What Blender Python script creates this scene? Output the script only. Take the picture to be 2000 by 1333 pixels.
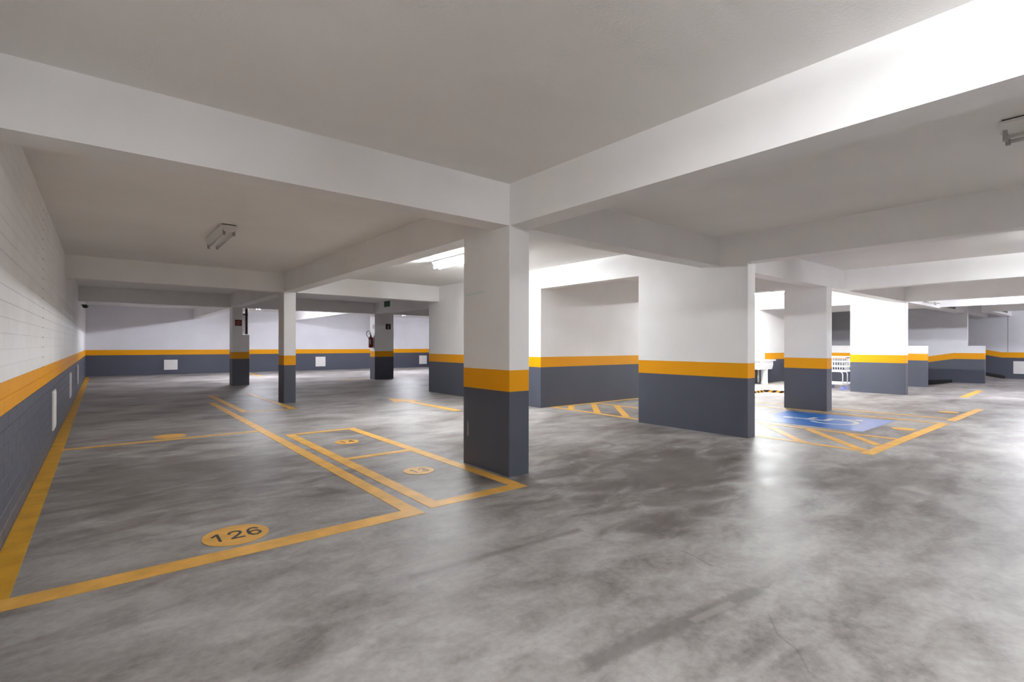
import bpy, math, random
from mathutils import Matrix, Vector
random.seed(7)
S = bpy.context.scene
for o in list(bpy.data.objects): bpy.data.objects.remove(o)

# ---------------------------------------------------------------- camera, world, exposure
CAM_H = 1.25
cam_data = bpy.data.cameras.new('camera'); cam = bpy.data.objects.new('camera', cam_data)
S.collection.objects.link(cam); S.camera = cam
cam_data.sensor_width = 36.0; cam_data.lens = 991.025/2000*36.0
cam_data.shift_y = 9.358/2000; cam_data.clip_start = 0.02; cam_data.clip_end = 200
cam.matrix_world = Matrix.Translation((0,0,CAM_H)) @ (Matrix.Rotation(-math.radians(38.9448),4,'Z') @
    Matrix.Rotation(math.pi/2,4,'X') @ Matrix.Rotation(math.radians(0.08954),4,'Z'))
W = bpy.data.worlds.new('world'); S.world = W; W.use_nodes = True
W.node_tree.nodes['Background'].inputs[0].default_value = (0.5,0.52,0.55,1)
W.node_tree.nodes['Background'].inputs[1].default_value = 0.02
S.view_settings.view_transform = 'Standard'; S.view_settings.look = 'None'
S.view_settings.gamma = 1.0; S.view_settings.use_curve_mapping = False
S.view_settings.exposure = 1.75
S.cycles.max_bounces = 9; S.cycles.diffuse_bounces = 7; S.cycles.glossy_bounces = 4
S.cycles.sample_clamp_indirect = 6.0
LAMP = 230.0

# ---------------------------------------------------------------- plan (metres; camera at the origin, Y runs along the left wall)
HB, HT, ZB, ZC = 0.811, 1.016, 2.393, 2.787      # paint band bottom / top, beam soffit, slab
XL, XA, XB, XH, XI, XJ, XK, XR = -0.48, 3.009, 6.807, 10.78, 15.95, 19.45, 22.9, 27.2
YA, YC, YD, YW, YG = 3.763, 11.444, 17.241, 25.175, 7.512
YS = -7.0
def zf(x, y): return .00058*(x-3.01) + .00232*(y-3.763)   # the floor drains very slightly towards the camera

# ---------------------------------------------------------------- mesh helpers
class MB:
    def __init__(self): self.v = []; self.f = []
    def quad(self, *ps):
        n = len(self.v); self.v += [tuple(p) for p in ps]; self.f.append(tuple(range(n, n+len(ps)))); return self
    def prism(self, fp, z0, z1, lift0=True, lift1=None, caps=True):
        """vertical prism on footprint fp (counter-clockwise); z0/z1 may be followed by the floor's slope"""
        if lift1 is None: lift1 = z1 < 1.3
        n = len(self.v); k = len(fp)
        self.v += [(x, y, z0+(zf(x,y) if lift0 else 0)) for x,y in fp]
        self.v += [(x, y, z1+(zf(x,y) if lift1 else 0)) for x,y in fp]
        for i in range(k):
            j = (i+1) % k; self.f.append((n+i, n+j, n+k+j, n+k+i))
        if caps:
            self.f.append(tuple(n+k+i for i in range(k))); self.f.append(tuple(n+i for i in reversed(range(k))))
        return self
    def box(self, x0,x1,y0,y1,z0,z1, lift=False):
        return self.prism([(x0,y0),(x1,y0),(x1,y1),(x0,y1)], z0, z1, lift, lift)
    def yz(self, poly, x0, x1):
        """polygon in the YZ plane (counter-clockwise seen from +X) extruded from x0 to x1"""
        n = len(self.v); k = len(poly)
        self.v += [(x0,y,z) for y,z in poly] + [(x1,y,z) for y,z in poly]
        for i in range(k):
            j = (i+1) % k; self.f.append((n+i, n+j, n+k+j, n+k+i))
        self.f.append(tuple(n+k+i for i in range(k))); self.f.append(tuple(n+i for i in reversed(range(k))))
        return self
    def tube(self, pts, r, seg=8, cap=True):
        pts = [Vector(p) for p in pts]; n0 = len(self.v); m = len(pts)
        up = None
        for i, p in enumerate(pts):
            a = pts[max(i-1,0)]; b = pts[min(i+1,m-1)]; t = (b-a).normalized()
            if up is None:
                up = t.cross(Vector((0,0,1)))
                if up.length < 1e-3: up = t.cross(Vector((1,0,0)))
            up = (up - t*up.dot(t)).normalized(); w = t.cross(up)
            rr = r[i] if isinstance(r,(list,tuple)) else r
            for s in range(seg):
                c = 2*math.pi*s/seg; self.v.append(tuple(p + (up*math.cos(c)+w*math.sin(c))*rr))
        for i in range(m-1):
            for s in range(seg):
                q = (s+1) % seg; self.f.append((n0+i*seg+s, n0+i*seg+q, n0+(i+1)*seg+q, n0+(i+1)*seg+s))
        if cap:
            self.f.append(tuple(n0+s for s in reversed(range(seg)))); self.f.append(tuple(n0+(m-1)*seg+s for s in range(seg)))
        return self
    def lathe(self, prof, seg=20, c=(0,0,0)):
        n0 = len(self.v); m = len(prof)
        for r,z in prof:
            for s in range(seg):
                a = 2*math.pi*s/seg; self.v.append((c[0]+r*math.cos(a), c[1]+r*math.sin(a), c[2]+z))
        for i in range(m-1):
            for s in range(seg):
                q = (s+1)%seg; self.f.append((n0+i*seg+s, n0+i*seg+q, n0+(i+1)*seg+q, n0+(i+1)*seg+s))
        self.f.append(tuple(n0+s for s in reversed(range(seg)))); self.f.append(tuple(n0+(m-1)*seg+s for s in range(seg)))
        return self
    def mesh(self, name, mat, smooth=False):
        me = bpy.data.meshes.new(name); me.from_pydata(self.v, [], self.f); me.update()
        if mat: me.materials.append(mat)
        if smooth:
            for p in me.polygons: p.use_smooth = True
        return me
def obj(name, mb, mat, parent=None, smooth=False):
    me = mb if isinstance(mb, bpy.types.Mesh) else mb.mesh(name, mat, smooth)
    o = bpy.data.objects.new(name, me); S.collection.objects.link(o)
    if parent is not None:
        o.parent = parent
        o.matrix_parent_inverse = parent_inv(parent)
    return o
def parent_inv(p):
    m = p.matrix_basis.copy(); q = p
    while q.parent is not None:
        m = q.parent.matrix_basis @ q.matrix_parent_inverse @ m
        q = q.parent
    return m.inverted()
def thing(name, label, cat, loc=(0,0,0), group=None, kind=None):
    o = bpy.data.objects.new(name, None); S.collection.objects.link(o); o.location = loc; o.empty_display_size = .1
    return tag(o, label, cat, group, kind)
def tag(o, label=None, cat=None, group=None, kind=None):
    if label: o['label'] = label
    if cat: o['category'] = cat
    if group: o['group'] = group
    if kind: o['kind'] = kind
    return o
def struct(name, mb, mat, label=None):
    o = obj(name, mb, mat); o['kind'] = 'structure'
    if label: o['label'] = label
    return o
def dup(o, parent=None):
    c = o.copy(); S.collection.objects.link(c)
    if parent is not None: c.parent = parent
    for ch in [x for x in bpy.data.objects if x.parent == o]: dup(ch, c)
    return c
def rrect(x0,x1,y0,y1,r=.008,n=2):
    out = []
    for cx,cy,a0 in ((x1-r,y0+r,-90),(x1-r,y1-r,0),(x0+r,y1-r,90),(x0+r,y0+r,180)):
        for i in range(n+1):
            a = math.radians(a0+90*i/n); out.append((cx+r*math.cos(a), cy+r*math.sin(a)))
    return out

# ---------------------------------------------------------------- materials
def new_mat(name):
    m = bpy.data.materials.new(name); m.use_nodes = True
    nt = m.node_tree; return m, nt, nt.nodes['Principled BSDF']
def N(nt, typ, **kw):
    n = nt.nodes.new(typ)
    for k,v in kw.items():
        if k in n.inputs.keys(): n.inputs[k].default_value = v
        else: setattr(n, k, v)
    return n
def plain(name, col, rough=.5, metal=0., spec=None):
    m, nt, b = new_mat(name)
    b.inputs['Base Color'].default_value = (*col,1); b.inputs['Roughness'].default_value = rough; b.inputs['Metallic'].default_value = metal
    if spec is not None: b.inputs['Specular IOR Level'].default_value = spec
    return m
def ramp(nt, stops):
    r = nt.nodes.new('ShaderNodeValToRGB'); e = r.color_ramp.elements
    while len(e) < len(stops): e.new(.5)
    for i,(p,c) in enumerate(stops): e[i].position = p; e[i].color = (*c,1) if len(c)==3 else c
    return r
def painted(name, col, rough=.55, var=.05, bump=.12, scale=6.0, spec=.35):
    """wall paint: slight tone drift and roller texture"""
    m, nt, b = new_mat(name); L = nt.links.new
    g = N(nt,'ShaderNodeNewGeometry')
    n1 = N(nt,'ShaderNodeTexNoise', Scale=1.3, Detail=4.0); L(g.outputs['Position'], n1.inputs['Vector'])
    r = ramp(nt, [(.3,tuple(c*(1-var) for c in col)),(.7,tuple(min(1,c*(1+var*.6)) for c in col))]); L(n1.outputs['Fac'], r.inputs['Fac'])
    L(r.outputs['Color'], b.inputs['Base Color'])
    n2 = N(nt,'ShaderNodeTexNoise', Scale=scale*14, Detail=3.0); L(g.outputs['Position'], n2.inputs['Vector'])
    n3 = N(nt,'ShaderNodeTexNoise', Scale=scale*.5, Detail=2.0); L(g.outputs['Position'], n3.inputs['Vector'])
    ad = N(nt,'ShaderNodeMath', operation='MULTIPLY_ADD'); ad.inputs[1].default_value = 2.0
    L(n3.outputs['Fac'], ad.inputs[0]); L(n2.outputs['Fac'], ad.inputs[2])
    bp = N(nt,'ShaderNodeBump', Strength=bump, Distance=.01); L(ad.outputs[0], bp.inputs['Height']); L(bp.outputs['Normal'], b.inputs['Normal'])
    b.inputs['Roughness'].default_value = rough; b.inputs['Specular IOR Level'].default_value = spec
    return m
M_WHITE = painted('white_wall_paint', (.85,.842,.84))
M_ORANGE = painted('orange_band_paint', (.80,.345,.002), rough=.5, var=.03, spec=.2)
M_GREY = painted('grey_wall_paint', (.080,.087,.115), rough=.42, var=.06)
M_LAV = painted('white_wall_paint_lilac_lit', (.76,.76,.80))  # same white paint with the cool lamps' lilac cast mixed into its colour
def ceiling_mat():
    m, nt, b = new_mat('painted_concrete_ceiling'); L = nt.links.new
    g = N(nt,'ShaderNodeNewGeometry')
    mp = N(nt,'ShaderNodeMapping'); mp.inputs['Scale'].default_value = (.12,2.2,1); L(g.outputs['Position'], mp.inputs['Vector'])
    n1 = N(nt,'ShaderNodeTexNoise', Scale=1.4, Detail=3.0); L(mp.outputs['Vector'], n1.inputs['Vector'])     # board marks run along X
    n2 = N(nt,'ShaderNodeTexNoise', Scale=60.0, Detail=4.0); L(g.outputs['Position'], n2.inputs['Vector'])
    r1 = ramp(nt, [(.44,(0,0,0)),(.56,(1,1,1))]); L(n1.outputs['Fac'], r1.inputs['Fac'])
    ad = N(nt,'ShaderNodeMath', operation='MULTIPLY_ADD'); ad.inputs[1].default_value = 1.1
    L(r1.outputs['Color'], ad.inputs[0]); L(n2.outputs['Fac'], ad.inputs[2])
    bp = N(nt,'ShaderNodeBump', Strength=.22, Distance=.008); L(ad.outputs[0], bp.inputs['Height']); L(bp.outputs['Normal'], b.inputs['Normal'])
    n3 = N(nt,'ShaderNodeTexNoise', Scale=.8, Detail=3.0); L(g.outputs['Position'], n3.inputs['Vector'])
    r3 = ramp(nt, [(.3,(.80,.783,.765)),(.7,(.86,.848,.835))]); L(n3.outputs['Fac'], r3.inputs['Fac']); L(r3.outputs['Color'], b.inputs['Base Color'])
    b.inputs['Roughness'].default_value = .7; b.inputs['Specular IOR Level'].default_value = .25
    return m
M_CEIL = ceiling_mat()

def floor_mat():
    m, nt, b = new_mat('trowelled_concrete'); L = nt.links.new
    g = N(nt,'ShaderNodeNewGeometry'); P = g.outputs['Position']
    def noise(scale, detail, stretch=None, rough=.55, dist=0.):
        v = P
        if stretch:
            mp = N(nt,'ShaderNodeMapping'); mp.inputs['Scale'].default_value = stretch[:3]; mp.inputs['Rotation'].default_value = (0,0,stretch[3]); L(P, mp.inputs['Vector']); v = mp.outputs['Vector']
        n = N(nt,'ShaderNodeTexNoise', Scale=scale, Detail=detail, Roughness=rough, Distortion=dist); L(v, n.inputs['Vector']); return n.outputs['Fac']
    def math2(op, a, c):
        n = N(nt,'ShaderNodeMath', operation=op)
        for i,x in enumerate((a,c)):
            if isinstance(x,(int,float)): n.inputs[i].default_value = x
            else: L(x, n.inputs[i])
        return n.outputs[0]
    big = noise(.7, 7, (1,1.4,1,.5), .6, .3)
    mid = noise(2.1, 9, (1,2.0,1,-.3), .58, .5)
    fine = noise(22, 5, None, .7)
    grit = noise(140, 3, None, .6)
    t = math2('ADD', math2('MULTIPLY', big, .56), math2('MULTIPLY', mid, .44))
    t = math2('ADD', t, math2('MULTIPLY', math2('SUBTRACT', fine, .5), .2))
    r = ramp(nt, [(.35,(.12,.106,.10)),(.455,(.24,.223,.214)),(.545,(.335,.32,.311)),(.66,(.45,.44,.43))]); L(t, r.inputs['Fac'])
    col = r.outputs['Color']
    # filled saw cuts and hairline cracks: distance from each segment, a stain of its own in the slab
    def seg(ax,ay,bx,by):
        d = Vector((bx-ax,by-ay,0)); ln = d.length; d.normalize()
        s = N(nt,'ShaderNodeVectorMath', operation='SUBTRACT'); L(P, s.inputs[0]); s.inputs[1].default_value = (ax,ay,0)
        a = N(nt,'ShaderNodeVectorMath', operation='DOT_PRODUCT'); L(s.outputs[0], a.inputs[0]); a.inputs[1].default_value = d
        c = N(nt,'ShaderNodeVectorMath', operation='DOT_PRODUCT'); L(s.outputs[0], c.inputs[0]); c.inputs[1].default_value = (-d.y,d.x,0)
        al = math2('ABSOLUTE', math2('SUBTRACT', a.outputs['Value'], ln/2), 0)
        return al, math2('ABSOLUTE', c.outputs['Value'], 0), ln
    def strip(ax,ay,bx,by,w,soft):
        al, dc, ln = seg(ax,ay,bx,by)
        wob = math2('MULTIPLY', math2('SUBTRACT', fine, .5), w*.9)
        dd = math2('MAXIMUM', math2('ADD', dc, wob), math2('SUBTRACT', al, ln/2 - w))
        n = N(nt,'ShaderNodeMapRange'); n.inputs['From Min'].default_value = w+soft; n.inputs['From Max'].default_value = w-soft*.3; L(dd, n.inputs['Value'])
        return n.outputs['Result']
    def tint(col, mask, c, k):
        mx = N(nt,'ShaderNodeMix', data_type='RGBA'); L(math2('MULTIPLY', mask, k), mx.inputs['Factor']); L(col, mx.inputs[6]); mx.inputs[7].default_value = (*c,1); return mx.outputs[2]
    for a in [(1.50,1.37,2.62,1.24,.034,.025),(1.30,2.48,2.53,2.40,.014,.03)]: col = tint(col, strip(*a), (.12,.105,.10), .55)
    col = tint(col, strip(2.10,1.285,2.40,1.25,.017,.01), (.42,.41,.38), .25)
    for a in [(2.43,1.09,2.29,.99,.003,.004),(2.29,.99,2.24,.89,.003,.004),(2.24,.89,2.12,.80,.003,.004),(2.77,1.74,2.71,1.54,.004,.004)]: col = tint(col, strip(*a), (.07,.062,.058), .38)
    # brown stains, the largest also painting in the wide column's shade, ragged edges following the trowel marks
    for cx,cy,rx,ry,k in ((4.55,3.0,1.7,.95,.62),(3.6,2.25,.9,.5,.35),(.55,5.9,1.3,1.5,.42),(5.9,1.5,1.5,.5,.35)):
        q = N(nt,'ShaderNodeVectorMath', operation='SUBTRACT'); L(P, q.inputs[0]); q.inputs[1].default_value = (cx,cy,0)
        q2 = N(nt,'ShaderNodeVectorMath', operation='MULTIPLY'); L(q.outputs[0], q2.inputs[0]); q2.inputs[1].default_value = (1/rx,1/ry,0)
        ln = N(nt,'ShaderNodeVectorMath', operation='LENGTH'); L(q2.outputs[0], ln.inputs[0])
        e = math2('ADD', ln.outputs['Value'], math2('MULTIPLY', math2('SUBTRACT', mid, .5), 2.6))
        mr = N(nt,'ShaderNodeMapRange'); mr.inputs['From Min'].default_value = 1.25; mr.inputs['From Max'].default_value = .45; L(e, mr.inputs['Value'])
        col = tint(col, mr.outputs['Result'], (.085,.070,.064), k)
    L(col, b.inputs['Base Color'])
    rr = N(nt,'ShaderNodeMapRange'); L(math2('ADD', math2('MULTIPLY', mid, .6), math2('MULTIPLY', fine, .4)), rr.inputs['Value'])
    rr.inputs['From Min'].default_value = .3; rr.inputs['From Max'].default_value = .7; rr.inputs['To Min'].default_value = .36; rr.inputs['To Max'].default_value = .58
    L(rr.outputs['Result'], b.inputs['Roughness'])
    b.inputs['Specular IOR Level'].default_value = .13
    bp = N(nt,'ShaderNodeBump', Strength=.10, Distance=.006)
    L(math2('ADD', math2('MULTIPLY', mid, 1.2), math2('MULTIPLY', grit, .18)), bp.inputs['Height']); L(bp.outputs['Normal'], b.inputs['Normal'])
    return m
M_FLOOR = floor_mat()
def floor_paint(name, col, rough=.5, worn=.25):
    m, nt, b = new_mat(name); L = nt.links.new
    g = N(nt,'ShaderNodeNewGeometry')
    n = N(nt,'ShaderNodeTexNoise', Scale=5.0, Detail=6.0, Roughness=.65); L(g.outputs['Position'], n.inputs['Vector'])
    r = ramp(nt, [(.32,tuple(c*(1-worn) for c in col)),(.62,col)]); L(n.outputs['Fac'], r.inputs['Fac']); L(r.outputs['Color'], b.inputs['Base Color'])
    b.inputs['Roughness'].default_value = rough; b.inputs['Specular IOR Level'].default_value = .22
    return m
M_LINE = floor_paint('yellow_floor_paint', (.82,.455,.095))
M_LINE2 = floor_paint('yellow_floor_paint_deep', (.72,.38,.03))
M_BLUE = floor_paint('blue_floor_paint', (.008,.17,.62), rough=.28, worn=.1)
M_BLUE.node_tree.nodes['Principled BSDF'].inputs['Coat Weight'].default_value = .35
M_BLUE.node_tree.nodes['Principled BSDF'].inputs['Coat Roughness'].default_value = .25
M_WLINE = floor_paint('white_floor_paint', (.62,.64,.66), rough=.35)
M_DIGIT = plain('black_stencil_paint', (.035,.028,.02), .5)
M_VENT = plain('white_plastic_plate', (.78,.76,.74), .45)
M_ENAMEL = plain('white_enamel', (.74,.73,.71), .35)
M_SOCKET = plain('grey_lamp_socket', (.34,.32,.30), .5)
M_DARKGAP = plain('dark_gap_fill', (.02,.017,.015), .8)
M_TUBEOFF = plain('unlit_glass_tube', (.60,.60,.58), .2)
M_RED = plain('red_enamel', (.16,.008,.01), .3)
M_DRED = plain('dark_red_pipe_paint', (.055,.006,.009), .4)
M_BLACK = plain('black_rubber', (.008,.008,.009), .7)
M_BLKPL = plain('black_plastic', (.012,.011,.011), .4)
M_WPIPE = plain('white_pvc', (.78,.75,.75), .4)
M_GPIPE = plain('grey_pvc', (.30,.29,.27), .4)
M_SIGNRED = plain('sign_red', (.10,.006,.008), .5)
M_SIGNDARK = plain('sign_dark', (.010,.004,.003), .5)
M_SIGNGREEN = plain('sign_green', (.006,.05,.016), .5)
M_SIGNWHITE = plain('sign_white', (.75,.74,.72), .5)
M_SIGNPINK = plain('sign_ring', (.40,.06,.07), .5)
M_CERAMIC = plain('white_ceramic', (.86,.86,.87), .15)
M_WIRE = plain('white_coated_wire', (.80,.80,.82), .3)
M_BLUEPL = plain('blue_grey_plastic', (.16,.17,.36), .4)
M_CHROME = plain('chromed_steel', (.7,.7,.7), .2, 1.0)
M_PAPER = plain('label_paper', (.42,.36,.36), .6)
M_SCUFF = plain('scraped_plaster', (.30,.28,.26), .8)
M_GHOST = plain('pale_lamp_ghost_paint', (.62,.80,.78), .35)  # colour of the lamp ghost painted on the nearest column
M_CONDUIT = plain('grey_conduit', (.50,.50,.46), .5)
M_JOINT = plain('joint_filler', (.30,.29,.30), .8)
def lamp_mat(name, col, k):
    m, nt, b = new_mat(name)
    b.inputs['Base Color'].default_value = (.8,.8,.8,1); b.inputs['Emission Color'].default_value = (*col,1); b.inputs['Emission Strength'].default_value = k
    return m
M_TUBE = lamp_mat('lit_fluorescent_tube', (.955,.983,1.0), LAMP)
M_TUBE_COOL = lamp_mat('lit_fluorescent_tube_cool', (.89,.91,1.0), LAMP*1.08)
M_TUBE_DIM = lamp_mat('ageing_fluorescent_tube', (.955,.983,1.0), LAMP*.54)
M_TUBE_FILL = lamp_mat('fill_lamp_tube', (.955,.983,1.0), LAMP*.3)  # strength for the added fill lamp behind the camera
M_TUBE_USED = lamp_mat('used_fluorescent_tube', (.955,.983,1.0), LAMP*.72)
M_TUBE_NEW = lamp_mat('new_fluorescent_tube', (.955,.983,1.0), LAMP*1.3)
M_HAZARD = None
def hazard():
    m, nt, b = new_mat('hazard_stripe_paint'); L = nt.links.new
    g = N(nt,'ShaderNodeNewGeometry'); s = N(nt,'ShaderNodeVectorMath', operation='DOT_PRODUCT'); L(g.outputs['Position'], s.inputs[0]); s.inputs[1].default_value = (1,1,1.2)
    a = N(nt,'ShaderNodeMath', operation='MULTIPLY'); L(s.outputs['Value'], a.inputs[0]); a.inputs[1].default_value = 1/.19
    f = N(nt,'ShaderNodeMath', operation='FRACT'); L(a.outputs[0], f.inputs[0])
    c = N(nt,'ShaderNodeMath', operation='GREATER_THAN'); L(f.outputs[0], c.inputs[0]); c.inputs[1].default_value = .5
    mx = N(nt,'ShaderNodeMix', data_type='RGBA'); L(c.outputs[0], mx.inputs['Factor']); mx.inputs[6].default_value = (.70,.36,.03,1); mx.inputs[7].default_value = (.012,.01,.01,1)
    L(mx.outputs[2], b.inputs['Base Color']); b.inputs['Roughness'].default_value = .5
    return m
M_HAZARD = hazard()

# ---------------------------------------------------------------- floor, ceiling, beams
fl = MB()
def fq(x0,x1,y0,y1): fl.quad((x0,y0,zf(x0,y0)),(x1,y0,zf(x1,y0)),(x1,y1,zf(x1,y1)),(x0,y1,zf(x0,y1)))
fq(XL-.2,XJ+.17,YS-.2,YW+.2); fq(XJ+.17,XK+.15,YS-.2,4.04); fq(XK+.15,XR+.2,YS-.2,3.37)
struct('floor', fl, M_FLOOR)
rp = MB(); rp.quad((XJ+.17,4.04,zf(21,4.04)),(XK,4.04,zf(21,4.04)),(XK,10,zf(21,4.04)-.19*5.96),(XJ+.17,10,zf(21,4.04)-.19*5.96))
o = struct('ramp', rp, M_FLOOR, 'concrete ramp going down between the low walls')
rp = MB(); rp.quad((XK+.15,3.37,zf(25,3.37)),(XR,3.37,zf(25,3.37)),(XR,10,zf(25,3.37)+.2*6.63),(XK+.15,10,zf(25,3.37)+.2*6.63))
struct('ramp', rp, M_FLOOR, 'concrete ramp going up beside the far right wall')
struct('ceiling', MB().box(XL-.3,XR+.3,YS-.3,YW+.3,ZC,ZC+.15), M_CEIL)
def beam(x0,x1,y0,y1,z0=ZB,z1=ZC): return struct('beam', MB().box(x0,x1,y0,y1,z0,z1+.02), M_WHITE)
beam(XL-.05,XR,YA,YA+.265)                                         # across, over the central column
beam(XL-.05,XB,YC,YC+.26); beam(XL-.05,14.4,YD,YD+.26)
for x,y0,y1 in ((XA,YS,YA),(XA,YA+.265,YC),(XA,YC+.26,YD),(XA,YD+.26,YW),(XB,YS,YA),(XB,YA+.265,YG),(XB,YD+.26,YW),
                (7.62,13.2,YD),(11.68,YS,YA),(XH,YA+.265,YG),(XI-.02,YS,YA),(XI-.02,YA+.265,YG)):
    beam(x, x+.25 if x!=XB else x+.215, y0, y1)
beam(XJ,XJ+.17,YS,YA,2.425); beam(XJ,XJ+.17,YA+.265,YG,2.425); beam(XK,XK+.15,YS,3.1,2.41); beam(XK+.15,XR,3.1,3.35,2.42)

# ---------------------------------------------------------------- walls painted grey / orange / white
def banded(name, fp, ztop=ZC, lift_top=False, label=None, names=('painted_base','orange_band','white_upper_wall'), white=None):
    """a wall: grey base is the object itself, the orange band and the white field are its children"""
    w = struct(name, MB().prism(fp,-.02,HB), M_GREY, label)
    obj(names[1], MB().prism(fp,HB,HT), M_ORANGE, w); obj(names[2], MB().prism(fp,HT,ztop,True,lift_top), white or M_WHITE, w)
    return w
R = lambda x0,x1,y0,y1: [(x0,y0),(x1,y0),(x1,y1),(x0,y1)]
wall_left = banded('wall_left', R(XL-.2,XL-.005,YS,YW))
banded('wall_back', R(XL-.2,14.6,YW,YW+.2), white=M_LAV)
banded('wall_front', R(XL-.2,XR+.2,YS-.2,YS))
banded('wall_core_side', R(XB,XB+.26,YG,11.96))
banded('wall_core_front', R(XB+.26,XJ,YG,YG+.22))
banded('wall_core_rear', R(XB+.26,14.4,11.74,11.96)); banded('wall_far_side', R(14.4,14.6,11.96,YW))
banded('wall_ramp_low', R(XJ,XJ+.165,4.06,YG+.2), 1.255, True)
struct('wall_ramp_end', MB().box(XJ,XR+.2,10,10.2,-2,ZC), M_WHITE)
def kinked(name, x0, x1, ys, slope, y_kink, segs, white):
    """a wall along a ramp; the paint follows the ramp from y_kink on; segs: (y0, y1, top)"""
    def g(y): return zf(x0,y) + max(0,y-y_kink)*slope
    ycuts = sorted({y for s in segs for y in s[:2]} | {y_kink})
    w = None
    for nm, h0, h1, mat in (('painted_base',-.3,HB,M_GREY),('orange_band',HB,HT,M_ORANGE),('white_upper_wall',HT,None,white)):
        mb = MB()
        for y0,y1,top in segs:
            cuts = [y for y in ycuts if y0<=y<=y1]
            for a,b2 in zip(cuts,cuts[1:]):
                ta, tb = (g(a)+h1, g(b2)+h1) if h1 else (top,top)
                mb.yz([(a,g(a)+h0),(b2,g(b2)+h0),(b2,tb),(a,ta)], x0, x1)
        if w is None: w = struct(name, mb, mat)
        else: obj(nm, mb, mat, w)
    return w
kinked('wall_ramp_middle', XK, XK+.15, None, -.19, 4.04, [(3.25,3.69,1.272),(3.69,10,ZC)], M_LAV)
wr = kinked('wall_right', XR, XR+.2, None, .2, 3.37, [(YS,10,ZC)], M_LAV)
obj('joint_line', MB().box(XR-.003,XR,3.195,3.215,HT+zf(XR,3.2),ZC), M_JOINT, wr)

# left wall: painted bricks stand 5 mm proud of the backing, joints recessed
BH, BL = .1025, .40
def brick_geo(mb, y, z, h, l):
    x1 = XL-.006; x2 = XL; c = .002; g = .0014
    a0,a1,b0,b1 = y+g, y+l-g, z+g, z+h-g
    n = len(mb.v)
    mb.v += [(x1,a0,b0),(x1,a1,b0),(x1,a1,b1),(x1,a0,b1),(x2-c,a0,b0),(x2-c,a1,b0),(x2-c,a1,b1),(x2-c,a0,b1),
             (x2,a0+c,b0+c),(x2,a1-c,b0+c),(x2,a1-c,b1-c),(x2,a0+c,b1-c)]
    for p in (0,4):
        for i in range(4):
            j = (i+1)%4; mb.f.append((n+p+i,n+p+j,n+p+4+j,n+p+4+i))
    mb.f.append((n+8,n+9,n+10,n+11))
def course(k): return HB + (k-8)*BH, M_GREY if k < 8 else M_ORANGE if k < 10 else M_WHITE
ybr = 3.7; NB = 10; shared = {}
rest = {m.name: MB() for m in (M_GREY,M_ORANGE,M_WHITE)}
for k in range(0,28):
    z, mat = course(k); h = min(BH, ZC - z); off = (k % 2)*BL/2
    if h < .03: continue
    for i in range(-14,55):
        y = ybr + off + i*BL
        if y+BL > YW-.02: continue
        if 0 <= i < NB:
            key = (mat.name, round(h,4))
            if key not in shared:
                mb = MB(); brick_geo(mb, 0, 0, h, BL); shared[key] = mb.mesh('brick', mat)
            o = obj('brick', shared[key], None, wall_left); o.location = (0, y, z+zf(XL,y+BL/2))
        else: brick_geo(rest[mat.name], y, z+zf(XL,y+BL/2), h, BL)
for nm, mat in (('grey_brickwork',M_GREY),('orange_brickwork',M_ORANGE),('white_brickwork',M_WHITE)):
    o = obj(nm, rest[mat.name], mat, wall_left); o['kind'] = 'stuff'

mb = MB()
for k in range(10,27):
    z = course(k)[0]+zf(XL,7.2); mb.box(XL-.002,XL+.0015,7.208,7.222,z-.007,z+.007)
o = obj('joint_gaps', mb, M_DARKGAP, wall_left); o['kind'] = 'stuff'

# ---------------------------------------------------------------- columns
def column(label, x0,x1,y0,y1, ztop=ZB, low=None):
    t = thing('column', label, 'column', ((x0+x1)/2,(y0+y1)/2,zf(x0,y0)), 'painted concrete columns')
    t['kind'] = 'thing'
    fp = rrect(x0,x1,y0,y1)
    obj('grey_base', MB().prism(fp,0,HB), M_GREY, t); obj('orange_band', MB().prism(fp,HB,HT), M_ORANGE, t)
    if low is None: obj('white_shaft', MB().prism(fp,HT,ztop,True,False), M_WHITE, t)
    else: obj('white_shaft', MB().prism(rrect(x0,low[0],y0,y1),low[1],ztop,False,False).prism(fp,HT,low[1],True,False), M_WHITE, t)
    return t
colA = column('nearest column, at the inner beam corner beside bay 13, with a thin pale painted lamp ghost', XA,3.258,YA,4.55)
obj('painted_lamp_ghost', MB().quad((XA-.0015,4.496,1.778),(XA-.0015,4.171,1.789),(XA-.0015,4.171,1.804),(XA-.0015,4.496,1.793)), M_GHOST, colA)['label'] = 'thin pale blue lamp ghost, painted on'  # pale quad paints a ghost of the tube light onto the shaft
obj('scuff_mark', MB().quad((XA-.0012,4.475,.30),(XA-.0012,4.445,.30),(XA-.0012,4.45,.42),(XA-.0012,4.463,.475),(XA-.0012,4.474,.42)), M_SCUFF, colA)['label'] = 'scraped pale scuff'
column('very wide wall-like column right of the nearest column, beside the hatched accessible bay', XB,7.022,3.341,5.142)
column('slim column with one lit face standing left of the nearest column', XA,3.255,YC,11.87)
column('column with a low ledge carrying a dark red pipe', XA+.06,3.535,YD,17.70, low=(3.352,1.575))
column('dark column carrying the fire extinguisher and its sign', 7.61,8.34,YD,17.66)
column('column standing at the edge of the blue accessible marking', XH,11.04,YA,4.545)
column('brightest column, lit white, hiding the end of the shopping carts', XI,16.20,YA,4.99)

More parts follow.
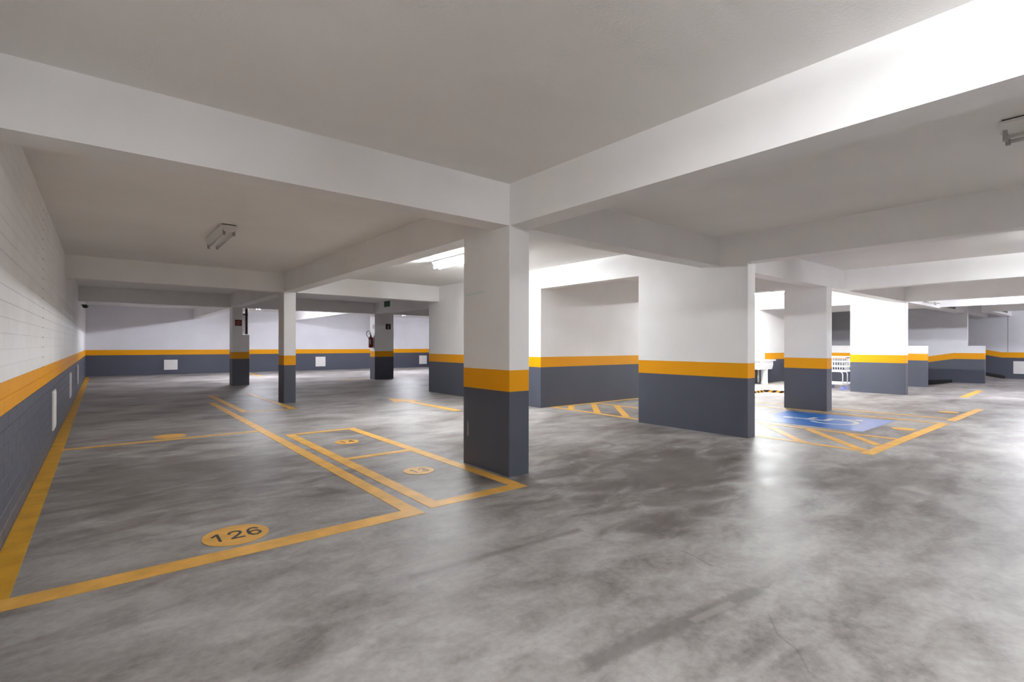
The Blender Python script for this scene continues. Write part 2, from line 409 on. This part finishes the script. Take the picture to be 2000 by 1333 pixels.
# ---------------------------------------------------------------- ceiling lamps
def lamp(label, x, y, lit=True, cool=False, z=ZC, L=1.24, mat=None):
    t = thing('ceiling_lamp', label, 'lamp', (x,y,z), 'twin tube ceiling lamps')
    mb = MB(); prof = [(-.095,-.012),(.095,-.012),(.095,-.03),(.055,-.094),(-.055,-.094),(-.095,-.03)]
    n = len(prof); mb.v = [(x+a,y-L/2,z+b) for a,b in reversed(prof)] + [(x+a,y+L/2,z+b) for a,b in reversed(prof)]
    mb.f = [(i,(i+1)%n,n+(i+1)%n,n+i) for i in range(n)] + [tuple(range(n,2*n)), tuple(reversed(range(n)))]
    obj('housing', mb, M_ENAMEL, t)
    obj('painted_shadow_gap', MB().box(x-.08,x+.08,y-L/2+.01,y+L/2-.01,z-.012,z), M_DARKGAP, t)  # black fill paints the shadow gap between housing and ceiling
    for s in (-1,1):
        tb = MB().tube([(x+s*.055,y-L/2+.035,z-.118),(x+s*.055,y+L/2-.035,z-.118)], .0135, 8)
        obj('tube', tb, (mat or (M_TUBE_COOL if cool else M_TUBE)) if lit else M_TUBEOFF, t, True)
        for e in (-1,1):
            obj('socket', MB().box(x+s*.055-.016,x+s*.055+.016,y+e*(L/2-.024)-.012,y+e*(L/2-.024)+.012,z-.138,z-.03), M_SOCKET if not lit else M_ENAMEL, t)
    return t
lamp('unlit twin tube lamp on the ceiling over the bays by the brick wall', 1.255, 7.88, False)
lamp('burning tube lamp on the ceiling half hidden behind the nearest column', 4.75, 7.46, mat=M_TUBE_USED)
lamp('unlit tube lamp cut off by the right edge of the photo', 4.83, -.02, False)
lamp('burning tube lamp over the utility sink', 13.85, 6.45, mat=M_TUBE_NEW)
lamp('burning tube lamp glimpsed past the slim column, near the back wall', 4.70, 20.9, True, True)
lamp('burning tube lamp above the spot the photo was taken from', 1.42, -.62, mat=M_TUBE_DIM)
lamp('burning tube lamp over the aisle outside the right edge of the photo', 9.2, -.1, mat=M_TUBE_USED)
lamp('burning tube lamp over the aisle in front of the ramps, outside the photo', 17.9, 1.2, True, True)
lamp('burning tube lamp near the far right wall, outside the photo', 25.0, -.6, True, True)
lamp('burning tube lamp behind the dark column with the fire extinguisher', 10.9, 20.9, True, True)
lamp('unseen fill lamp added behind the camera, along the brick wall', 1.42, -3.9, mat=M_TUBE_FILL)  # unseen lamp, added to brighten the camera's bay

# ---------------------------------------------------------------- painted floor markings
ZP = .0025
def flat(mb, pts, dz=0):
    n = len(mb.v); k = len(pts)
    mb.v += [(x,y,zf(x,y)+ZP+dz) for x,y in pts] + [(x,y,zf(x,y)+dz*.9) for x,y in pts]
    a = sum(pts[i][0]*pts[(i+1)%k][1]-pts[(i+1)%k][0]*pts[i][1] for i in range(k))
    r = list(range(k)) if a > 0 else list(reversed(range(k)))
    mb.f.append(tuple(n+i for i in r))
    for i in range(k):
        j = (i+1)%k; p,q = r[i],r[j]; mb.f.append((n+k+p,n+k+q,n+q,n+p))
    return mb
def line(t, x0,x1,y0,y1, mat=None, dz=0): return obj('line', flat(MB(), [(x0,y0),(x1,y0),(x1,y1),(x0,y1)], dz), mat or M_LINE, t)
def stripe(t, p, q, w, mat=None, dz=0, name='stripe'):
    d = Vector((q[0]-p[0],q[1]-p[1])).normalized(); n = Vector((-d.y,d.x))*w/2
    return obj(name, flat(MB(), [(p[0]-n.x,p[1]-n.y),(q[0]-n.x,q[1]-n.y),(q[0]+n.x,q[1]+n.y),(p[0]+n.x,p[1]+n.y)], dz), mat or M_LINE, t)
GL = {  # stencil digits as strokes in a 1 x 1.5 cell
 '1': [[(.18,1.08),(.56,1.42),(.56,.05)]],
 '2': [[(.06,1.08),(.12,1.3),(.32,1.43),(.6,1.43),(.84,1.3),(.88,1.05),(.75,.8),(.1,.1),(.95,.1)]],
 '3': [[(.08,1.2),(.25,1.4),(.55,1.44),(.82,1.3),(.84,1.02),(.68,.82),(.4,.78),(.72,.72),(.92,.48),(.82,.18),(.52,.05),(.22,.1),(.06,.32)]],
 '4': [[(.72,.05),(.72,1.42),(.06,.42),(.98,.42)]],
 '6': [[(.86,1.2),(.68,1.4),(.42,1.42),(.18,1.22),(.08,.8),(.1,.4),(.3,.1),(.58,.06),(.84,.22),(.9,.5),(.76,.78),(.48,.86),(.22,.74),(.1,.5)]],
}
def ribbon(mb, pts, w, tf, dz):
    P = [Vector(p) for p in pts]
    for i,(a,b2) in enumerate(zip(P,P[1:])):
        d = (b2-a).normalized(); n = Vector((-d.y,d.x))*w/2; e = d*w*.32
        flat(mb, [tf(q) for q in (a-n-e, b2-n+e, b2+n+e, a+n-e)], dz + (i%2)*.0001)
def disc(t, cx, cy, r, text, ang=0., h=.15, gap=.30):
    d = obj('number_disc', flat(MB(), [(cx+r*math.cos(2*math.pi*i/40), cy+r*math.sin(2*math.pi*i/40)) for i in range(40)], .0006), M_LINE, t)
    n = len(text); cw = h/1.5*.82; step = cw*(1+gap)
    for i,ch in enumerate(text):
        mb = MB(); ox = (i-(n-1)/2)*step - cw/2
        def tf(q):
            x, y = ox+q.x*cw, q.y*h/1.5 - h/2
            return (cx+x*math.cos(ang)-y*math.sin(ang), cy+x*math.sin(ang)+y*math.cos(ang))
        for s in GL[ch]: ribbon(mb, s, .21, tf, .0016)
        obj('digit', mb, M_DIGIT, d)
    return d
G_BAY = 'painted bay outlines'
t = thing('bay_marking', 'yellow outline and number 126 of the bay along the brick wall', 'floor marking', (.7,3.44,0), G_BAY)
line(t, -.474,1.88,3.355,3.505); line(t, 1.76,1.88,3.505,12.45); line(t, -.475,-.355,3.505,24.6, M_LINE2); line(t, -.355,1.76,7.96,8.06)
disc(t, .69,3.745,.195,'126')
t = thing('bay_marking', 'narrow yellow twin bay numbered 13 and 14 beside the nearest column', 'floor marking', (2.45,3.5,0), G_BAY)
line(t, 1.97,2.95,3.425,3.555); line(t, 1.97,2.09,3.555,7.46); line(t, 2.84,2.96,3.555,7.46); line(t, 2.09,2.84,7.35,7.46); line(t, 2.09,2.84,5.42,5.52)
disc(t, 2.46,4.52,.15,'13',0,.13,.5); disc(t, 2.46,6.43,.15,'14',0,.13,.5)
t = thing('bay_marking', 'yellow bay outline on the floor running up to the slim column', 'floor marking', (2.5,10.4,0), G_BAY)
line(t, 1.99,2.11,10.33,14.3); line(t, 2.84,2.96,10.33,14.3); line(t, 2.11,2.84,10.33,10.43)
t = thing('number_marking', 'plain yellow number disc beyond bay 126, too far to read', 'floor marking', (.72,8.33,0)); 
obj('number_disc', flat(MB(), [(.72+.19*math.cos(math.pi*i/16), 8.30+.19*math.sin(math.pi*i/16)) for i in range(32)], .0006), M_LINE, t)
o = obj('direction_arrow', flat(flat(MB(), [(5.19,8.15),(5.36,8.15),(5.36,10.12),(5.19,10.12)]), [(4.92,10.12),(5.62,10.12),(5.20,11.05)], .0003), M_LINE)
tag(o, 'yellow arrow painted on the floor left of the nearest column', 'floor marking')
t = thing('hatched_area', 'long yellow hatched strip seen on both sides behind the wide column', 'floor marking', (7.6,2.1,0))
line(t, 6.90,8.37,1.93,2.055); line(t, 7.03,7.13,2.055,7.40); line(t, 8.27,8.37,2.055,7.40); line(t, 7.03,8.37,7.40,7.49)
for p,q in (((7.08,2.75),(8.27,3.80)),((7.08,2.06),(8.27,3.14)),((7.62,2.06),(8.27,2.62)),((7.13,4.95),(8.27,6.07)),((7.13,5.63),(8.27,6.80)),((7.13,6.30),(8.23,7.40)),((7.13,6.98),(7.57,7.40)),
             ((7.13,3.55),(8.27,4.66)),((7.13,4.25),(8.27,5.36))): stripe(t, p, q, .12)
t = thing('bay_marking', 'yellow outline of the accessible bay with the blue square', 'floor marking', (9.5,2,0), G_BAY)
line(t, 8.372,10.66,1.93,2.055); line(t, 10.55,10.65,2.055,7.0); line(t, 8.372,10.55,7.40,7.49)
disc(t, 9.42,2.24,.15,'')
t = thing('bay_marking', 'yellow bay outline in front of the brightest column', 'floor marking', (12,2,0), G_BAY)
line(t, 11.06,13.58,1.93,2.055); line(t, 11.29,11.39,2.055,6.2)
disc(t, 12.50,2.28,.15,'')
o = obj('bay_marking', flat(MB(), [(16.4,2.64),(19.2,2.74),(19.2,2.90),(16.4,2.80)]), M_LINE); tag(o, 'single short yellow line on the floor in front of the low ramp wall', 'floor marking', G_BAY)
o = obj('bay_marking', flat(MB(), [(6.55,17.6),(7.55,17.6),(7.55,17.72),(6.55,17.72)]), M_LINE2); tag(o, 'faint yellow line at the foot of the dark extinguisher column', 'floor marking', G_BAY)
o = obj('bay_marking', flat(MB(), [(4.78,21.6),(4.90,21.6),(4.98,24.2),(4.86,24.2)]), M_LINE2); tag(o, 'faint yellow line on the far floor behind the pipe column', 'floor marking', G_BAY)
# blue accessible square
t = thing('accessible_marking', 'blue painted square with white wheelchair symbol on the floor', 'floor marking', (9.45,3.37,0))
obj('blue_square', flat(MB(), [(8.62,2.54),(10.32,2.57),(10.27,4.25),(8.62,4.19)], .0004), M_BLUE, t)
sy = MB(); cx, cy, sc = 9.46, 3.36, 1.28     # symbol read from the aisle
def tfs(q): return (cx + (q.x-.5)*sc, cy + (q.y-.5)*sc)
def arc(c, r, a0, a1, n=22): return [(c[0]+r*math.cos(math.radians(a0+(a1-a0)*i/n)), c[1]+r*math.sin(math.radians(a0+(a1-a0)*i/n))) for i in range(n+1)]
flat(sy, [tfs(Vector(p)) for p in arc((.42,.90),.065,0,340,16)], .0016)
ribbon(sy, [(.43,.80),(.46,.46),(.70,.46),(.80,.17),(.88,.20)], .075, tfs, .0014)
ribbon(sy, [(.45,.65),(.66,.65)], .06, tfs, .0018)
ribbon(sy, arc((.46,.36),.25,128,350,20), .055, tfs, .0012)
obj('wheelchair_symbol', sy, M_WLINE, t)

# ---------------------------------------------------------------- wall plates
def plate(label, face, c, z0, z1, wall, w=.47):
    o = MB(); i = MB()
    if face == 'y':
        o.box(c-w/2,c+w/2,wall-.016,wall-.001,z0,z1); i.box(c-w/2+.03,c+w/2-.03,wall-.021,wall-.016,z0+.03,z1-.03)
        loc = (c,wall,z0)
    else:
        s = 1 if face == 'x+' else -1
        a,b2 = sorted((wall+s*.001,wall+s*.016)); o.box(a,b2,c-w/2,c+w/2,z0,z1)
        a,b2 = sorted((wall+s*.016,wall+s*.021)); i.box(a,b2,c-w/2+.03,c+w/2-.03,z0+.03,z1-.03)
        loc = (wall,c,z0)
    t = thing('cover_plate', label, 'wall plate', loc, 'white square cover plates')
    obj('frame', o, M_VENT, t); obj('lid', i, M_VENT, t)
plate('white square plate on back wall, left of the pipe column', 'y', 2.215, .24, .65, YW)
plate('white square plate on back wall, between slim and extinguisher columns', 'y', 8.31, .23, .70, YW)
plate('white square plate on back wall, right of the extinguisher column', 'y', 13.95, .23, .70, YW)
plate('white plate on the brick wall nearest to the camera', 'x+', 8.62, .195, .68, XL+.002)
plate('white plate on the brick wall, second from the camera', 'x+', 12.88, .25, .73, XL+.002)
plate('white plate on the brick wall nearest the back corner', 'x+', 16.6, .28, .76, XL+.002)
plate('white plate on the far right wall, cut by the photo edge', 'x-', 2.81, .21, .69, XR, .48)

# ---------------------------------------------------------------- fire equipment, signs, pipes
t = thing('fire_extinguisher', 'red fire extinguisher hung on the side of the dark column', 'fire extinguisher', (7.53,17.40,1.17))
ex, ey, ez = 7.525, 17.40, 1.17
obj('cylinder', MB().lathe([(.055,0),(.073,.012),(.076,.03),(.076,.33),(.066,.375),(.035,.405),(.025,.42)], 20, (ex,ey,ez)), M_RED, t, True)
v = obj('valve', MB().lathe([(.022,.42),(.026,.43),(.026,.465),(.014,.48)], 12, (ex,ey,ez)), M_BLKPL, t, True)
obj('handle', MB().tube([(ex+.02,ey,ez+.47),(ex-.05,ey-.02,ez+.515),(ex-.09,ey-.03,ez+.50)], .009, 8), M_BLKPL, v)
hp = [(ex-.02,ey-.02,ez+.45)] + [(ex-.10+.075*math.cos(math.radians(a)), ey-.04, ez+.50+.105*math.sin(math.radians(a))) for a in range(-20,265,24)] + [(ex-.088,ey-.06,ez+.30),(ex-.085,ey-.07,ez+.12)]
obj('hose', MB().tube(hp, .011, 8), M_BLKPL, t, True)
lb = MB(); 
for i in range(8):
    a0 = math.radians(165+i*11); a1 = math.radians(165+(i+1)*11); r = .0772
    lb.quad((ex+r*math.cos(a0),ey+r*math.sin(a0),ez+.13),(ex+r*math.cos(a1),ey+r*math.sin(a1),ez+.13),(ex+r*math.cos(a1),ey+r*math.sin(a1),ez+.29),(ex+r*math.cos(a0),ey+r*math.sin(a0),ez+.29))
obj('instruction_label', lb, M_PAPER, t)
obj('bracket', MB().box(ex+.07,7.6105,ey-.03,ey+.03,ez+.30,ez+.36), M_CHROME, t)
def sign(name, label, x0,x1,z0,z1,y, mat, art):
    t = thing(name, label, 'sign', ((x0+x1)/2,y,z0))
    obj('plate', MB().box(x0,x1,y-.006,y-.0005,z0,z1), mat, t)
    mb = MB(); w, h = x1-x0, z1-z0
    for poly in art: mb.quad(*[(x0+a*w, y-.0075, z0+b2*h) for a,b2 in poly])
    return t, mb
t, mb = sign('fire_extinguisher_sign', 'dark square sign with pale extinguisher symbol, above the extinguisher column band', 8.025,8.22,1.84,2.04,YD, M_SIGNDARK,
    [[(.40,.12),(.60,.12),(.60,.56),(.54,.64),(.46,.64),(.40,.56)],[(.46,.66),(.54,.66),(.54,.74),(.46,.74)],[(.42,.76),(.68,.80),(.68,.85),(.42,.82)]])
obj('extinguisher_symbol', mb, M_PAPER, t)
t, mb = sign('hose_sign', 'dark red square sign with round symbol on the pipe column', 3.135,3.325,1.845,2.03,YD, M_SIGNRED, [])
for i in range(24):
    a0, a1 = 2*math.pi*i/24, 2*math.pi*(i+1)/24
    mb.quad(*[(3.23+r*math.cos(a), YD-.0075, 1.9375+r*math.sin(a)) for r,a in ((.035,a0),(.062,a0),(.062,a1),(.035,a1))])
mb.quad(*[(3.23+.022*math.cos(2*math.pi*i/12), YD-.0075, 1.9375+.022*math.sin(2*math.pi*i/12)) for i in range(12)])
obj('round_symbol', mb, M_SIGNPINK, t)
t = thing('exit_sign', 'small green exit sign fixed high on the beam before the extinguisher column', 'sign', (7.615,16.25,2.58))
obj('plate', MB().box(7.607,7.6195,16.03,16.47,2.585,2.775), M_SIGNGREEN, t)
dim = plain('dim_sign_white',(.05,.09,.05),.5)
for nm, polys in (('running_figure', ([(16.345,2.76),(16.30,2.76),(16.30,2.715),(16.42,2.70),(16.42,2.66),(16.385,2.66),(16.385,2.60),(16.35,2.60),(16.35,2.655),(16.30,2.63),(16.30,2.665),(16.345,2.70)],)),
                  ('arrow', ([(16.22,2.69),(16.12,2.69),(16.12,2.71),(16.07,2.68),(16.12,2.65),(16.12,2.67),(16.22,2.67)],))):
    mb = MB()
    for poly in polys: mb.quad(*[(7.6055,y,z) for y,z in poly])
    obj(nm, mb, dim, t)
o = obj('side_sign', MB().box(7.60,7.6085,17.29,17.42,1.85,2.015), M_SIGNWHITE)
tag(o, 'small sign seen edge-on over the fire extinguisher', 'sign')
obj('red_marks', MB().quad((7.5985,17.31,1.87),(7.5985,17.33,1.87),(7.5985,17.33,2.0),(7.5985,17.31,2.0)).quad((7.5985,17.37,1.87),(7.5985,17.40,1.87),(7.5985,17.40,2.0),(7.5985,17.37,2.0)), M_SIGNPINK, o)
t = thing('hydrant_pipe', 'dark red pipe rising from the ledge of a column to the beam', 'pipe', (3.485,17.42,1.575))
obj('pipe', MB().tube([(3.485,17.42,1.598),(3.485,17.42,ZB-.002)], .038, 12), M_DRED, t, True)
obj('coupling', MB().tube([(3.485,17.42,2.18),(3.485,17.42,2.24)], .046, 12), M_DRED, t, True)
obj('elbow', MB().tube([(3.46,17.43,2.21),(3.36,17.46,2.21)], .026, 10), M_DRED, t, True)
t = thing('white_pipe', 'thin white pipe next to the dark red pipe', 'pipe', (3.405,17.36,1.575))
obj('pipe', MB().tube([(3.405,17.36,1.598),(3.405,17.36,2.17)], .026, 12), M_WPIPE, t, True)
obj('pipe_cap', MB().tube([(3.405,17.36,2.17),(3.405,17.36,2.195)], .031, 12), M_GPIPE, t, True)
t = thing('security_camera', 'small black camera high up in the far left corner', 'camera', (-.45,20,2.42))
obj('dome', MB().lathe([(.01,-.075),(.045,-.065),(.07,-.03),(.075,0.)], 16, (-.39,20,2.44)), M_BLKPL, t, True)
obj('wall_bracket', MB().box(XL,-.35,19.95,20.05,2.44,2.475), M_BLKPL, t)
t = thing('conduit', 'grey conduit with two boxes along the beam beside the brightest column', 'conduit', (17.9,YA,2.5))
obj('pipe', MB().tube([(16.75,YA-.015,2.475),(17.4,YA-.015,2.50),(18.2,YA-.015,2.485),(19.4,YA-.015,2.53)], .013, 8), M_CONDUIT, t, True)
for x in (16.85,18.9): obj('junction_box', MB().box(x-.07,x+.07,YA-.03,YA-.001,2.46,2.54), M_CONDUIT, t)
def headsign(label, x0,x1,y,z0,z1):
    t = thing('clearance_board', label, 'sign', ((x0+x1)/2,y,z0), 'dark boards over the ramps')
    obj('board', MB().box(x0,x1,y-.02,y-.001,z0,z1), M_BLKPL, t)
    obj('frame', MB().box(x0-.02,x1+.02,y-.016,y-.001,z1,z1+.015), M_BLKPL, t)
headsign('dark board on the beam over the ramp going down', 20.15,21.45,YA,2.46,2.60)
headsign('dark board on the beam over the ramp going up', 24.7,26.1,3.1,2.50,2.62)
for lab, x0,x1,pts in (('black kerb along the wall of the ramp going down', XK-.13,XK-.005,[(4.08,0),(6.2,-.16)]), ('black kerb along the far wall of the ramp going up', XR-.13,XR-.005,[(3.28,.02),(5.2,.41)])):
    (ya,da),(yb,db) = pts; z0 = zf(x0,ya)
    o = obj('kerb', MB().yz([(ya,z0+da-.02),(yb,z0+db-.10),(yb,z0+db+.09),(ya+.03,z0+da+.095),(ya,z0+da+.07)], x0, x1), M_BLACK); tag(o, lab, 'kerb', 'black ramp kerbs')

# ---------------------------------------------------------------- utility corner: raised slab, sink, carts
SH = .065
slab = struct('floor_slab', MB().prism(R(12.2,17.6,6.35,YG-.002),-.01,SH).prism(R(13.93,15.2,5.2,6.35),-.01,SH), plain('pale_slab_concrete',(.42,.40,.37),.5))
obj('hazard_stripe', MB().box(12.2,13.925,6.344,6.35,.012,SH+.008).box(13.924,13.93,5.2,6.344,.012,SH+.008), M_HAZARD, slab)
obj('floor_line', MB().box(15.0,17.6,YG-.12,YG-.01,SH+.012,SH+.015), M_LINE, slab)
t = thing('utility_sink', 'white pedestal utility sink against the wall behind the wide column', 'sink', (15.95,7.3,SH))
sx0,sx1,sy0,sy1 = 15.35,16.36,7.14,7.49
b0 = zf(16,7.3)+SH
rim = MB()
rim.box(sx0,sx1,sy0,sy0+.05,.795,.835).box(sx0,sx1,sy1-.05,sy1,.795,.835).box(sx0,sx0+.05,sy0+.05,sy1-.05,.795,.835).box(sx1-.32,sx1,sy0+.05,sy1-.05,.795,.835)
obj('rim', rim, M_CERAMIC, t)
bw = MB(); a = [(sx0+.05,sy0+.03),(sx1-.12,sy0+.03),(sx1-.12,sy1-.02),(sx0+.05,sy1-.02)]; c2 = [(sx0+.07,sy0+.05),(sx1-.15,sy0+.05),(sx1-.15,sy1-.03),(sx0+.07,sy1-.03)]
n = 0; bw.v = [(x,y,.797) for x,y in a]+[(x,y,.66) for x,y in a]+[(x,y,.54) for x,y in c2]
for k in (0,4):
    for i in range(4): bw.f.append((k+4+i,k+4+(i+1)%4,k+(i+1)%4,k+i))
bw.f.append((11,10,9,8)); bw.f.append((0,1,2,3))
obj('bowl', bw, M_CERAMIC, t)
obj('pedestal', MB().lathe([(.115,0),(.112,.03),(.10,.08),(.10,.44),(.11,.48)], 20, (15.93,7.30,b0)), M_CERAMIC, t, True)
obj('backsplash', MB().box(sx0,sx1+.02,YG-.022,YG-.002,.835,1.215), M_CERAMIC, t)
fa = obj('faucet', MB().tube([(15.85,YG-.03,1.06),(15.85,YG-.12,1.07),(15.85,YG-.15,1.03)], .014, 10), M_CHROME, t, True)
obj('tap_handle', MB().box(15.82,15.88,YG-.075,YG-.055,1.085,1.10), M_CHROME, fa)
obj('drain_pipe', MB().tube([(15.60,7.33,.55),(15.60,7.33,.13)], .03, 12), M_GPIPE, t, True)

def cart(label, x, y, first=None):
    t = thing('shopping_cart', label, 'shopping cart', (x,y,zf(x,y)), 'wire carts parked behind the brightest column')
    z0 = zf(x,y); Lc, Wc = .86, .48
    bz0, bz1 = z0+.53, z0+.935
    bk = MB()
    def loop(z, i, r=.011):
        x0,x1,y0,y1 = x+i, x+Wc-i, y+i*.6, y+Lc-i*.6
        bk.tube([(x0,y0,z),(x1,y0,z),(x1,y1,z),(x0,y1,z),(x0,y0,z)], r, 6)
    for z,i,r in ((bz0,.05,.014),(bz0+.135,.033,.009),(bz0+.27,.017,.009),(bz1,0,.014)): loop(z,i,r)
    o = obj('basket', bk, M_WIRE, t)
    wr = MB()
    for k in range(1,13):
        f = k/13
        for s in (0,1):
            wr.tube([(x+.05+s*(Wc-.1),y+.03+f*(Lc-.06),bz0),(x+s*Wc,y+f*Lc,bz1)], .0035, 4, False)
    for k in range(1,8):
        f = k/8
        for s in (0,1):
            wr.tube([(x+.05+f*(Wc-.1),y+.03+s*(Lc-.06),bz0),(x+f*Wc,y+s*Lc,bz1)], .0035, 4, False)
    w = obj('basket_wires', wr, M_WIRE, o); w['kind'] = 'stuff'
    fr = MB()
    for s in (0,1):
        xx = x+.06+s*(Wc-.12)
        fr.tube([(xx,y+.08,z0+.17),(xx,y+.08,bz0-.07),(xx,y+.11,bz0-.015),(xx,y+.16,bz0),(xx,y+Lc-.05,bz0)], .014, 8)
        fr.tube([(xx,y+Lc-.06,z0+.17),(xx,y+Lc-.06,bz0)], .014, 8)
        fr.tube([(xx,y+.04,z0+.175),(xx,y+Lc-.02,z0+.175)], .017, 8)
    for yy in (y+.05,y+Lc-.03): fr.tube([(x+.06,yy,z0+.175),(x+Wc-.06,yy,z0+.175)], .014, 8)
    obj('frame', fr, M_WIRE, t, True)
    obj('handle', MB().tube([(x+.01,y-.03,bz1-.01),(x+Wc-.01,y-.03,bz1-.01)], .018, 10), M_BLUEPL, t, True)
    for s in (0,1):
        for yy in (y+.10,y+Lc-.08):
            c = obj('caster', MB().box(x+.06+s*(Wc-.12)-.02,x+.06+s*(Wc-.12)+.02,yy-.02,yy+.03,z0+.11,z0+.165), M_CHROME, t)
            xx = x+.06+s*(Wc-.12)
            obj('wheel', MB().tube([(xx-.016,yy,z0+.0625),(xx+.016,yy,z0+.0625)], .062, 16), M_BLUEPL, c)
    return t
cart('white wire shopping cart behind the column at the blue marking, the one further left', 16.02, 5.13)
cart('white wire shopping cart behind the other one, against the brightest column', 16.64, 5.03)
